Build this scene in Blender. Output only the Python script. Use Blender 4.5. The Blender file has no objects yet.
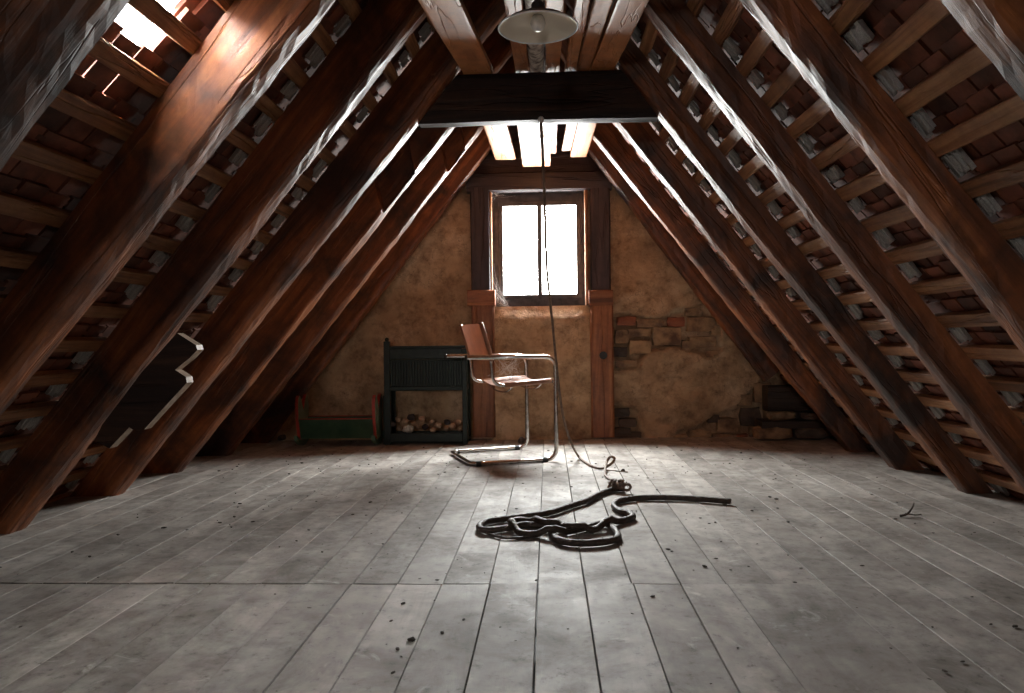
import bpy, bmesh, math, random
from mathutils import Vector, Matrix, noise

# ------------------------------------------------------------------ camera
F_PX = 760.0
CAM = Vector((0, 0, .75))
_R = Vector((.99878985, .04756058, -.0125234))      # camera axes in world space (x, depth, up)
_U = Vector((.012167, .00777569, .99989575))
_F = Vector((-.047653, .99883809, -.00718761))
scene = bpy.context.scene
COL = scene.collection
cd = bpy.data.cameras.new('camera')
cam = bpy.data.objects.new('camera', cd); COL.objects.link(cam)
cd.sensor_width = 36; cd.lens = 36 * F_PX / 1024; cd.clip_start = .02
m = Matrix((( _R.x, _U.x, -_F.x, CAM.x), (_R.y, _U.y, -_F.y, CAM.y), (_R.z, _U.z, -_F.z, CAM.z), (0, 0, 0, 1)))
cam.matrix_world = m
scene.camera = cam
scene.view_settings.view_transform = 'Standard'
scene.view_settings.look = 'None'
scene.view_settings.gamma = 1
scene.view_settings.use_curve_mapping = False
scene.view_settings.exposure = 0.0

# ------------------------------------------------------------------ overcast sky, the only light; portals mark the openings
w = bpy.data.worlds.new('world'); scene.world = w; w.use_nodes = True
bg = w.node_tree.nodes['Background']
# overcast sky: brighter towards the zenith, dimmer pale ground below the horizon
wn = w.node_tree; tc_ = wn.nodes.new('ShaderNodeTexCoord'); sx_ = wn.nodes.new('ShaderNodeSeparateXYZ')
wn.links.new(tc_.outputs['Generated'], sx_.inputs[0])
mr_ = wn.nodes.new('ShaderNodeMapRange'); mr_.inputs['From Min'].default_value = -1; wn.links.new(sx_.outputs['Z'], mr_.inputs['Value'])
cr_ = wn.nodes.new('ShaderNodeValToRGB'); wn.links.new(mr_.outputs[0], cr_.inputs['Fac']); wn.links.new(cr_.outputs['Color'], bg.inputs['Color'])
e_ = cr_.color_ramp.elements
e_[0].position = 0; e_[0].color = (.36, .35, .34, 1); e_[1].position = 1; e_[1].color = (1, .985, .97, 1)
for p_, c_ in ((.49, (.36, .35, .34, 1)), (.51, (.40, .393, .385, 1)), (.8, (.82, .805, .79, 1))):
    q_ = e_.new(p_); q_.color = c_
bg.inputs['Strength'].default_value = 235.0

def portal(name, loc, sx, sy, rot):
    l = bpy.data.lights.new(name, 'AREA'); l.shape = 'RECTANGLE'; l.size = sx; l.size_y = sy
    l.cycles.is_portal = True
    o = bpy.data.objects.new(name, l); o.location = loc; o.rotation_euler = rot; COL.objects.link(o)
    return o
WY = 5.85            # gable wall plane
RY = -3.2            # rear gable wall plane
portal('window_portal', (-.055, WY + .125, 1.41), .72, .86, (-math.pi/2, 0, 0))
portal('rear_window_portal', (-.7, RY - .04, 1.3), .34, .34, (math.pi/2, 0, 0))

rnd = random.Random(7)
PI = math.pi

def ray(px, py):
    return (_R * ((px-512)/F_PX) + _U * (-(py-346.5)/F_PX) + _F)
def at(px, py, Y):
    d = ray(px, py); return CAM + d * (Y / d.y)
def atz(px, py, z=0.):
    d = ray(px, py); return CAM + d * ((z-CAM.z) / d.z)
def project(p):
    q = Vector(p) - CAM; zc = q.dot(_F)
    if zc < .05: return None
    return (512 + F_PX*q.dot(_R)/zc, 346.5 - F_PX*q.dot(_U)/zc, zc)

# ------------------------------------------------------------------ materials
def new_mat(name):
    mt = bpy.data.materials.new(name); mt.use_nodes = True
    nt = mt.node_tree; b = nt.nodes['Principled BSDF']
    return mt, nt, b
def N(nt, t, **k):
    n = nt.nodes.new(t)
    for a, v in k.items():
        if a in n.inputs.keys() if False else False: pass
        setattr(n, a, v)
    return n
def ramp(nt, fac, stops):
    r = nt.nodes.new('ShaderNodeValToRGB'); e = r.color_ramp.elements
    e[0].position, e[0].color = stops[0][0], (*stops[0][1], 1)
    e[1].position, e[1].color = stops[1][0], (*stops[1][1], 1)
    for p, c in stops[2:]:
        n = e.new(p); n.color = (*c, 1)
    nt.links.new(fac, r.inputs['Fac']); return r.outputs['Color']
def coords(nt, scale=(1, 1, 1)):
    tc = nt.nodes.new('ShaderNodeTexCoord'); oi = nt.nodes.new('ShaderNodeObjectInfo')
    mu = nt.nodes.new('ShaderNodeMath'); mu.operation = 'MULTIPLY'; mu.inputs[1].default_value = 37.
    nt.links.new(oi.outputs['Random'], mu.inputs[0])
    ad = nt.nodes.new('ShaderNodeVectorMath'); ad.operation = 'ADD'
    nt.links.new(tc.outputs['Object'], ad.inputs[0]); nt.links.new(mu.outputs[0], ad.inputs[1])
    mp = nt.nodes.new('ShaderNodeMapping'); mp.inputs['Scale'].default_value = scale
    nt.links.new(ad.outputs[0], mp.inputs['Vector']); return mp.outputs[0], oi.outputs['Random'], ad.outputs[0]
def noise_n(nt, vec, scale, detail=6, rough=.6, dist=0):
    n = nt.nodes.new('ShaderNodeTexNoise'); n.inputs['Scale'].default_value = scale
    n.inputs['Detail'].default_value = detail; n.inputs['Roughness'].default_value = rough
    n.inputs['Distortion'].default_value = dist
    nt.links.new(vec, n.inputs['Vector']); return n.outputs['Fac']
def mixc(nt, a, b, fac, mode='MIX'):
    mx = nt.nodes.new('ShaderNodeMix'); mx.data_type = 'RGBA'; mx.blend_type = mode
    for s, v in ((6, a), (7, b)):
        if isinstance(v, tuple): mx.inputs[s].default_value = (*v, 1)
        else: nt.links.new(v, mx.inputs[s])
    if isinstance(fac, float): mx.inputs[0].default_value = fac
    else: nt.links.new(fac, mx.inputs[0])
    return mx.outputs[2]
def bump(nt, b, h, strength, dist, prev=None):
    bp = nt.nodes.new('ShaderNodeBump'); bp.inputs['Strength'].default_value = strength
    bp.inputs['Distance'].default_value = dist; nt.links.new(h, bp.inputs['Height'])
    if prev: nt.links.new(prev, bp.inputs['Normal'])
    nt.links.new(bp.outputs[0], b.inputs['Normal']); return bp.outputs[0]

def wood(name, dark, mid, light, rough=.5, grain=26, stain=None, bs=.6, spec=.5, var=.25, crack=True, dirt=False):
    mt, nt, b = new_mat(name)
    v, r, raw = coords(nt, (1.2, grain, grain))
    g = noise_n(nt, v, 1., 8, .65, .6)
    c = ramp(nt, g, [(.28, dark), (.5, mid), (.74, light)])
    if stain:
        s = noise_n(nt, raw, 2.3, 5, .6, .4)
        f = ramp(nt, s, [(.45, (0, 0, 0)), (.62, (1, 1, 1))])
        c = mixc(nt, c, stain, f)
    fs = noise_n(nt, raw, 14, 5, .7)
    fv = ramp(nt, fs, [(.3, (.6, .6, .6)), (.6, (1, 1, 1))])
    c = mixc(nt, c, fv, .8, 'MULTIPLY')
    if dirt:
        d1 = noise_n(nt, raw, 3.1, 9, .72, .5); d2 = noise_n(nt, raw, 28, 6, .75)
        c = mixc(nt, c, ramp(nt, d1, [(.36, (.45, .43, .41)), (.56, (1, 1, 1))]), .75, 'MULTIPLY')
        c = mixc(nt, c, ramp(nt, d2, [(.30, (.3, .28, .27)), (.42, (1, 1, 1))]), .7, 'MULTIPLY')
        d3 = noise_n(nt, raw, 5.5, 8, .7, 1.5)
        c = mixc(nt, c, (.66, .64, .6), ramp(nt, d3, [(.60, (0, 0, 0)), (.72, (.7, .7, .7))]))
        rr = ramp(nt, d1, [(.35, (.75, .75, .75)), (.65, (.56, .56, .56))]); nt.links.new(rr, b.inputs['Roughness'])
    hv = nt.nodes.new('ShaderNodeHueSaturation'); nt.links.new(c, hv.inputs['Color'])
    ma = nt.nodes.new('ShaderNodeMath'); ma.operation = 'MULTIPLY_ADD'; ma.inputs[1].default_value = 2*var; ma.inputs[2].default_value = 1-var
    nt.links.new(r, ma.inputs[0]); nt.links.new(ma.outputs[0], hv.inputs['Value'])
    nt.links.new(hv.outputs[0], b.inputs['Base Color'])
    b.inputs['Specular IOR Level'].default_value = spec
    if not dirt: b.inputs['Roughness'].default_value = rough
    p = bump(nt, b, g, bs, .006)
    if crack:
        v2 = nt.nodes.new('ShaderNodeMapping'); v2.inputs['Scale'].default_value = (.6, 9, 9); nt.links.new(raw, v2.inputs['Vector'])
        c2 = noise_n(nt, v2.outputs[0], 1.4, 3, .5, .2)
        c2r = ramp(nt, c2, [(.485, (1, 1, 1)), (.5, (0, 0, 0)), (.515, (1, 1, 1))])
        bump(nt, b, c2r, .7, .006, p)
    return mt

M = {}
M['rafter'] = wood('rafter_oak', (.045, .016, .008), (.23, .07, .02), (.50, .17, .05), .5, 16, stain=(.04, .016, .010), bs=.8, spec=.65)
M['dark'] = wood('dark_timber', (.012, .008, .006), (.035, .022, .016), (.075, .045, .03), .5, 20)
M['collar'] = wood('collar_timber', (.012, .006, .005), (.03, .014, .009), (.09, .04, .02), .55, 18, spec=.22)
M['loft'] = wood('loft_board', (.22, .07, .024), (.48, .17, .055), (.66, .30, .12), .5, 12, stain=(.5, .20, .075), bs=.7, var=.12)
M['lath'] = wood('lath_wood', (.11, .042, .017), (.31, .13, .05), (.5, .26, .115), .6, 30, bs=.5)
M['post'] = wood('post_timber', (.07, .024, .011), (.27, .095, .035), (.42, .17, .065), .5, 14, bs=.8)
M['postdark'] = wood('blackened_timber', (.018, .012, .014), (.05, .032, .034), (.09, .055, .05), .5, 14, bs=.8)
M['floor'] = wood('dusty_floorboard', (.27, .25, .225), (.46, .43, .395), (.60, .57, .53), .46, 7, stain=(.36, .33, .30), bs=.45, var=.13, crack=False, spec=.3, dirt=True)
M['greywood'] = wood('greyed_timber', (.08, .085, .075), (.17, .18, .155), (.26, .27, .235), .6, 16)

def plain(name, col, rough=.5, metal=0, col2=None, sc=20, bs=0., spec=.5, var=0):
    mt, nt, b = new_mat(name)
    b.inputs['Roughness'].default_value = rough; b.inputs['Metallic'].default_value = metal
    b.inputs['Specular IOR Level'].default_value = spec
    v, r, raw = coords(nt)
    n = noise_n(nt, raw, sc, 5, .6)
    col2 = col2 or tuple(x*.7 for x in col)
    c = ramp(nt, n, [(.35, col2), (.62, col)])
    if var:
        hv = nt.nodes.new('ShaderNodeHueSaturation'); nt.links.new(c, hv.inputs['Color'])
        ma = nt.nodes.new('ShaderNodeMath'); ma.operation = 'MULTIPLY_ADD'; ma.inputs[1].default_value = 2*var; ma.inputs[2].default_value = 1-var
        nt.links.new(r, ma.inputs[0]); nt.links.new(ma.outputs[0], hv.inputs['Value']); c = hv.outputs[0]
    nt.links.new(c, b.inputs['Base Color'])
    if bs: bump(nt, b, n, bs, .01)
    return mt
M['litedge'] = plain('lit_edge_wood', (.40, .29, .2), .55, 0, (.24, .16, .10), 30, .4)  # pale tone stands for window light on the notched plank's edges
M['birch'] = plain('birch_bark', (.78, .70, .60), .5, 0, (.10, .06, .045), 22, .8)
M['tile'] = plain('clay_tile', (.23, .072, .036), .75, 0, (.10, .034, .02), 9, .5, var=.5)
M['lit_patch'] = plain('lit_tile_paint', (.80, .78, .74), .6, 0, (.4, .4, .38), 25, .9)  # pale colour stands for light falling on the tile undersides
M['stone'] = plain('rubble_stone', (.44, .28, .15), .9, 0, (.12, .07, .045), 8, .9)
M['darkstone'] = plain('sooty_stone', (.13, .09, .065), .9, 0, (.05, .035, .03), 8, .9)
M['redbrick'] = plain('broken_brick', (.34, .12, .06), .9, 0, (.2, .07, .04), 12, .9)
M['chrome'] = plain('tarnished_chrome', (.82, .80, .78), .2, 1, (.55, .52, .48), 30)
M['leather'] = plain('tan_leather', (.34, .15, .08), .36, 0, (.25, .105, .055), 14, .15)
M['stitch'] = plain('dark_stitching', (.07, .03, .02), .7)
M['black'] = plain('black_rubber', (.02, .02, .02), .6)
M['greenpaint'] = plain('green_paint', (.085, .17, .095), .4, 0, (.055, .12, .07), 8, .1)
M['palegreen'] = plain('pale_green_paint', (.16, .21, .14), .55, 0, (.1, .14, .09), 10, .1)
M['redpaint'] = plain('red_paint', (.42, .04, .02), .5, 0, (.25, .03, .02), 18)
M['blackgreen'] = plain('black_green_paint', (.012, .02, .013), .38, 0, (.006, .01, .008), 22, .3, spec=.3)
M['enamel'] = plain('enamel', (.85, .76, .62), .4, 0, (.78, .69, .56), 6)
M['enamelrim'] = plain('enamel_rim', (.85, .85, .85), .3)
M['bulb'] = plain('opal_bulb', (.85, .82, .78), .25)
M['rope'] = plain('dark_hose', (.075, .05, .035), .55, 0, (.03, .02, .016), 60, .8)
M['cable'] = plain('brown_cord', (.20, .13, .09), .55, 0, (.11, .07, .05), 60, .5)
M['web'] = plain('cobweb_silk', (.75, .73, .7), .8)
M['debris'] = plain('debris', (.06, .045, .035), .9)
M['bulbveg'] = plain('pale_husk', (.62, .45, .30), .8, 0, (.35, .2, .12), 14, .6)
M['darkhusk'] = plain('dark_husk', (.08, .06, .06), .8, 0, (.03, .02, .02), 14, .6)
M['fluff'] = plain('white_fluff', (.75, .72, .66), .95, 0, (.4, .36, .3), 50, .9)
M['rearwall'] = plain('rear_plaster', (.35, .27, .19), .9, 0, (.25, .18, .12), 5, .4)
M['frame'] = plain('window_frame_paint', (.10, .085, .085), .45, 0, (.05, .04, .04), 20, .3)

def plaster_mat():
    mt, nt, b = new_mat('earth_plaster')
    v, r, raw = coords(nt)
    a = noise_n(nt, raw, 2.2, 8, .62, .3); a2 = noise_n(nt, raw, 11, 8, .7); a3 = noise_n(nt, raw, 60, 4, .6)
    c = ramp(nt, a, [(.3, (.25, .145, .08)), (.5, (.50, .33, .19)), (.7, (.64, .47, .31))])
    c2 = ramp(nt, a2, [(.3, (.35, .3, .27)), (.55, (1, 1, 1))])
    c = mixc(nt, c, c2, .85, 'MULTIPLY')
    dk = nt.nodes.new('ShaderNodeTexCoord')
    vo = nt.nodes.new('ShaderNodeTexVoronoi'); vo.feature = 'DISTANCE_TO_EDGE'; vo.inputs['Scale'].default_value = 3.2
    dm = nt.nodes.new('ShaderNodeVectorMath'); dm.operation = 'ADD'
    nn = nt.nodes.new('ShaderNodeTexNoise'); nn.inputs['Scale'].default_value = 4; nn.inputs['Detail'].default_value = 6
    nt.links.new(raw, nn.inputs['Vector']); nt.links.new(raw, dm.inputs[0]); nt.links.new(nn.outputs['Color'], dm.inputs[1])
    nt.links.new(dm.outputs[0], vo.inputs['Vector'])
    cr = ramp(nt, vo.outputs['Distance'], [(.0, (.3, .3, .3)), (.012, (1, 1, 1))])
    gate = ramp(nt, a, [(.42, (0, 0, 0)), (.55, (1, 1, 1))])
    crg = mixc(nt, (1, 1, 1), cr, gate)
    c = mixc(nt, c, crg, .75, 'MULTIPLY')
    nt.links.new(c, b.inputs['Base Color']); b.inputs['Roughness'].default_value = .85
    p = bump(nt, b, a2, .9, .02); p = bump(nt, b, a3, .5, .004, p); bump(nt, b, crg, .5, .008, p)
    return mt
M['plaster'] = plaster_mat()

def glass_mat(name='dusty_glass', tr=(.93, .95, .95, 1)):
    mt, nt, b = new_mat(name)
    nt.nodes.remove(b); out = nt.nodes['Material Output']
    t = nt.nodes.new('ShaderNodeBsdfTransparent'); t.inputs[0].default_value = tr
    g = nt.nodes.new('ShaderNodeBsdfGlossy'); g.inputs['Roughness'].default_value = .05
    mx = nt.nodes.new('ShaderNodeMixShader'); mx.inputs[0].default_value = .05
    nt.links.new(t.outputs[0], mx.inputs[1]); nt.links.new(g.outputs[0], mx.inputs[2])
    nt.links.new(mx.outputs[0], out.inputs[0]); return mt
M['glass'] = glass_mat()
M['roofglass'] = glass_mat('dimmed_roof_glass', (.17, .18, .19, 1))  # tint added to cut the daylight entering through the roof holes

# ------------------------------------------------------------------ object helpers
def link(name, me, mat, parent=None, mw=None):
    o = bpy.data.objects.new(name, me); COL.objects.link(o)
    if mat is not None and not me.materials: me.materials.append(mat)
    if parent: o.parent = parent
    if mw is not None: o.matrix_local = mw
    return o
def from_bm(name, bm, mat, parent=None, mw=None, smooth=False):
    bmesh.ops.recalc_face_normals(bm, faces=bm.faces)
    me = bpy.data.meshes.new(name); bm.to_mesh(me); bm.free()
    if smooth:
        for p in me.polygons: p.use_smooth = True
    return link(name, me, mat, parent, mw)
def empty(name, loc=(0, 0, 0), rz=0):
    o = bpy.data.objects.new(name, None); COL.objects.link(o); o.location = loc; o.rotation_euler = (0, 0, rz)
    o.empty_display_size = .1; return o
def tag(o, label, cat, group=None, kind=None):
    if label: o['label'] = label
    if cat: o['category'] = cat
    if group: o['group'] = group
    if kind: o['kind'] = kind
    return o
def structure(o, label=None):
    o['kind'] = 'structure'
    if label: o['label'] = label
    return o
def T(x, y, z): return Matrix.Translation((x, y, z))
def bbox(bm, c, s, rot=None):
    r = bmesh.ops.create_cube(bm, size=1); vs = r['verts']
    mt = Matrix.Translation(c) @ (rot.to_4x4() if rot else Matrix()) @ Matrix.Diagonal((*s, 1))
    bmesh.ops.transform(bm, matrix=mt, verts=vs); return vs
def box_obj(name, c, s, mat, parent=None, bev=.003, rot=None, jit=0):
    """box centred at c (in the parent's space), long axis put on local X"""
    bm = bmesh.new(); order = sorted(range(3), key=lambda i: -s[i]); L = order[0]
    R = Matrix()
    if L == 1: R = Matrix.Rotation(PI/2, 4, 'Z'); s2 = (s[1], s[0], s[2])
    elif L == 2: R = Matrix.Rotation(-PI/2, 4, 'Y'); s2 = (s[2], s[1], s[0])
    else: s2 = s
    bbox(bm, (0, 0, 0), s2)
    if jit:
        for v in bm.verts: v.co += Vector([rnd.uniform(-jit, jit) for _ in range(3)])
    if bev: bmesh.ops.bevel(bm, geom=bm.edges[:], offset=bev, segments=1, affect='EDGES')
    mw = Matrix.Translation(c) @ (rot.to_4x4() if rot else Matrix()) @ R
    return from_bm(name, bm, mat, parent, mw)
def prism(pts, y0, y1):
    """outline in (x,z) extruded along y"""
    bm = bmesh.new()
    a = [bm.verts.new((x, y0, z)) for x, z in pts]; b = [bm.verts.new((x, y1, z)) for x, z in pts]
    n = len(pts); bm.faces.new(a); bm.faces.new(b[::-1])
    for i in range(n): bm.faces.new((a[i], b[i], b[(i+1) % n], a[(i+1) % n]))
    return bm
def catmull(P, n=6):
    P = [Vector(p) for p in P]; out = []
    for i in range(len(P)-1):
        p0 = P[max(i-1, 0)]; p1 = P[i]; p2 = P[i+1]; p3 = P[min(i+2, len(P)-1)]
        for k in range(n):
            t = k/n
            out.append(.5*((2*p1)+(p2-p0)*t+(2*p0-5*p1+4*p2-p3)*t*t+(3*p1-p0-3*p2+p3)*t**3))
    out.append(P[-1]); return out
def tube(bm, P, r, seg=8, closed=False, caps=True):
    P = [Vector(p) for p in P]; rings = []; n = len(P); up = None
    for i, p in enumerate(P):
        if closed: t = P[(i+1) % n]-P[i-1]
        else: t = P[min(i+1, n-1)]-P[max(i-1, 0)]
        if t.length < 1e-9: t = Vector((0, 0, 1))
        t.normalize()
        if up is None:
            up = Vector((0, 0, 1)) if abs(t.z) < .9 else Vector((1, 0, 0))
        a = up - t*up.dot(t)
        if a.length < 1e-6: a = t.orthogonal()
        a.normalize(); up = a; b = t.cross(a)
        rr = r(i/(n-1)) if callable(r) else r
        rings.append([bm.verts.new(p + a*math.cos(2*PI*k/seg)*rr + b*math.sin(2*PI*k/seg)*rr) for k in range(seg)])
    for i in range(n if closed else n-1):
        A, B = rings[i], rings[(i+1) % n]
        for k in range(seg): bm.faces.new((A[k], A[(k+1) % seg], B[(k+1) % seg], B[k]))
    if caps and not closed: bm.faces.new(rings[0][::-1]); bm.faces.new(rings[-1])
def tube_obj(name, P, r, mat, parent=None, seg=8, smooth=True, closed=False):
    bm = bmesh.new(); tube(bm, P, r, seg, closed); return from_bm(name, bm, mat, parent, smooth=smooth)
def fillet(P, r, n=6):
    """round the corners of a polyline"""
    P = [Vector(p) for p in P]; out = [P[0]]
    for i in range(1, len(P)-1):
        a = (P[i-1]-P[i]); b = (P[i+1]-P[i]); rr = min(r, a.length*.49, b.length*.49)
        p1 = P[i]+a.normalized()*rr; p2 = P[i]+b.normalized()*rr
        for k in range(n+1):
            t = k/n; out.append(p1*(1-t)**2 + P[i]*2*t*(1-t) + p2*t*t)
    out.append(P[-1]); return out
def lathe(prof, seg=32):
    bm = bmesh.new(); rings = []
    for r, z in prof:
        rings.append([bm.verts.new((r*math.cos(2*PI*k/seg), r*math.sin(2*PI*k/seg), z)) for k in range(seg)] if r > 1e-6 else [bm.verts.new((0, 0, z))])
    for A, B in zip(rings, rings[1:]):
        for k in range(seg):
            k2 = (k+1) % seg
            if len(A) == 1: bm.faces.new((A[0], B[k], B[k2]))
            elif len(B) == 1: bm.faces.new((A[k], A[k2], B[0]))
            else: bm.faces.new((A[k], A[k2], B[k2], B[k]))
    return bm
def nz(x, y, z, s=1.): return noise.noise(Vector((x*s, y*s, z*s)))

# rough-hewn beam along local X. sections: profile corners (y,z) at start and end, stations along x
def hewn(name, L, wy, wz, mat, parent=None, mw=None, amp=.006, step=.05, taper=0, notch=None):
    bm = bmesh.new(); n = max(3, int(L/step)); rings = []; sd = rnd.uniform(0, 90)
    prof = [(-.5, -.5), (-.17, -.5), (.17, -.5), (.5, -.5), (.5, 0), (.5, .5), (0, .5), (-.5, .5), (-.5, .17), (-.5, -.17)]
    c = .07
    prof = [(-.5+c, -.5), (0, -.5), (.5-c, -.5), (.5, -.5+c), (.5, 0), (.5, .5-c), (.5-c, .5), (0, .5), (-.5+c, .5), (-.5, .5-c), (-.5, 0), (-.5, -.5+c)]
    for i in range(n+1):
        x = L*i/n; ring = []; tp = 1-taper*i/n
        for j, (a, b) in enumerate(prof):
            d = amp*(nz(x*1.5, a*3+sd, b*3)+.6*nz(x*7, a*6+sd, b*6+5))
            d2 = amp*(nz(x*1.5, a*3+sd+40, b*3)+.6*nz(x*7, a*6+sd, b*6+25))
            ring.append(bm.verts.new((x, a*wy*tp+d, b*wz*tp+d2)))
        rings.append(ring)
    k = len(prof)
    for A, B in zip(rings, rings[1:]):
        for j in range(k): bm.faces.new((A[j], A[(j+1) % k], B[(j+1) % k], B[j]))
    bm.faces.new(rings[0][::-1]); bm.faces.new(rings[-1])
    return from_bm(name, bm, mat, parent, mw)
def hewn_between(name, a, b, wy, wz, mat, parent=None, up=(0, 0, 1), **k):
    a, b = Vector(a), Vector(b); X = (b-a).normalized(); Z = Vector(up); Z = (Z-X*Z.dot(X)).normalized(); Y = Z.cross(X)
    mw = Matrix(((X.x, Y.x, Z.x, a.x), (X.y, Y.y, Z.y, a.y), (X.z, Y.z, Z.z, a.z), (0, 0, 0, 1)))
    return hewn(name, (b-a).length, wy, wz, mat, parent, mw, **k)

# ------------------------------------------------------------------ roof geometry
KL, XL, DL = .826, -2.175, .178      # left underside plane x = XL + KL*z, rafter depth
KR, XR, DR = -.765, 1.945, .122
SL = {-1: (KL, XL, DL), 1: (KR, XR, DR)}
def slope(s):
    k, x0, d = SL[s]; ln = math.hypot(k, 1)
    u = Vector((k, 0, 1))/ln; n = Vector((s*1, 0, -s*k))/ln      # u up the slope, n outward
    return u, n, Vector((x0, 0, 0)), d

# ---- floor: every board a piece
floor = structure(empty('floor'), 'dusty grey floorboards running to the gable wall')
FY = 2.345                       # the cross joint in front
xs = [-2.62]
while xs[-1] < 2.35: xs.append(xs[-1] + rnd.uniform(.140, .149))
BT = .026
def board(x0, x1, y0, y1, dz, nm='floor_board', tilt=0.):
    wd = x1-x0; L = y1-y0; bm = bmesh.new(); nseg = max(2, int(L/.25)); rings = []; g = .0008 + rnd.choice((0, 0, .0006, .0014))
    for i in range(nseg+1):
        y = L*i/nseg; r = []
        for a, zz in ((-wd/2+g, -BT), (-wd/2+g, -.0014), (-wd/2+g+.0012, 0), (0, -.0008), (wd/2-g-.0012, 0), (wd/2-g, -.0014), (wd/2-g, -BT)):
            r.append(bm.verts.new((y, a, zz + (0 if zz == -BT else .0016*nz(y, x0*5, a*4, 1.3)+a*tilt))))
        rings.append(r)
    for A, B in zip(rings, rings[1:]):
        for j in range(6): bm.faces.new((A[j], A[j+1], B[j+1], B[j]))
        bm.faces.new((A[6], A[0], B[0], B[6]))
    bm.faces.new(rings[0]); bm.faces.new(rings[-1][::-1])
    # local X runs along world Y
    mw = T((x0+x1)/2, y0, dz) @ Matrix(((0, -1, 0, 0), (1, 0, 0, 0), (0, 0, 1, 0), (0, 0, 0, 1)))
    return from_bm(nm, bm, M['floor'], floor, mw)
for i in range(len(xs)-1):
    x0, x1 = xs[i], xs[i+1]
    if x1 < -2.35 or x0 > 2.12: continue
    dz = rnd.uniform(-.0022, .0)
    if x0 > .72:
        board(x0, x1, RY+.02, WY+.03, dz, tilt=rnd.uniform(-.02, .02))
    else:
        board(x0, x1, FY, WY+.03, dz, tilt=rnd.uniform(-.02, .02))
# front panel of boards, seams offset from the boards behind
fx = [-2.36]
while fx[-1] < .5: fx.append(fx[-1] + rnd.uniform(.138, .152))
edge = [x for x in xs if x > .72][0]
fx = [x for x in fx if x < edge-.08] + [edge]
for x0, x1 in zip(fx, fx[1:]):
    drop = .001 + .005*max(0, min(1, (-x0-.1)/1.6))
    board(x0, x1, RY+.02, FY-.004 - (.008+.030*min(1, -x0/1.9) if x0 < -.25 else 0), drop + rnd.uniform(-.001, .001), tilt=rnd.uniform(-.01, .01))
sf = box_obj('floor_joist_deck', (-.1, (RY+WY)/2+.1, -.11), (5.2, WY-RY+.6, .15), M['dark'], floor, bev=0)
sf['kind'] = 'structure'

# ---- roof coverings
LINE = {(-1, 1): (2.32, -2.208, .861), (-1, 2): (3.02, -2.175, .825), (-1, 3): (3.76, -2.169, .838), (-1, 4): (4.42, -2.181, .825),
        (-1, 5): (5.09, -2.173, .806), (-1, 6): (5.73, -2.143, .786), (-1, 0): (1.62, -2.19, .84),
        (1, 1): (2.32, 1.934, -.748), (1, 2): (3.02, 1.941, -.755), (1, 3): (3.76, 1.974, -.774), (1, 4): (4.42, 1.950, -.774),
        (1, 5): (5.09, 1.947, -.780), (1, 6): (5.73, 1.915, -.745), (1, 0): (1.62, 1.94, -.757)}
RT = .105                              # rafter thickness
def hidden(p):
    """is the point behind a rafter as seen from the camera (visible-largest choice only)"""
    d = Vector(p)-CAM
    for (s, i), (Y, x0, k) in LINE.items():
        yf = Y-.06
        if yf < d.y:
            q = CAM + d*(yf/d.y)
            u, n, o, dep = slope(s)
            e = (q-Vector((x0, yf, 0))).dot(n)
            if 0 < e < dep: return True
    return False

SPS = {-1: .166, 1: .152}; LW = .055; LT = .026; TW = .108; TLEN = .40
def tile_mesh():
    bm = bmesh.new(); w2 = TW/2-.0035
    bbox(bm, (0, 0, .007), (2*w2, TLEN, .014)); bbox(bm, (0, 0, -.006), (.03, .016, .014))
    for v in bm.verts: pass
    me = bpy.data.meshes.new('tile'); bmesh.ops.recalc_face_normals(bm, faces=bm.faces); bm.to_mesh(me); bm.free(); me.materials.append(M['tile']); return me
def lit_patch_mesh(k):
    r = random.Random(k); bm = bmesh.new(); n = 6
    for i in range(n):
        y0 = -.5+r.uniform(-.12, .12)*(1+i/n); y1 = .5+r.uniform(-.3, .1)
        hgt = r.uniform(.3, .7); x = -.5+(i+.5)/n
        vs = bbox(bm, (x, (y0+y1)/2, -hgt/2), (1.12/n, y1-y0, hgt))
        for v in vs: v.co += Vector((r.uniform(-.03, .03), r.uniform(-.05, .05), r.uniform(-.1, .1)))
    me = bpy.data.meshes.new('lit_tile_patch'); bmesh.ops.recalc_face_normals(bm, faces=bm.faces); bm.to_mesh(me); bm.free(); me.materials.append(M['lit_patch']); return me
TM = tile_mesh(); MM = [lit_patch_mesh(k) for k in range(4)]
RS = random.Random(11)
Y0R, Y1R = RY-.15, WY+.4
hole_info = []
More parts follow.
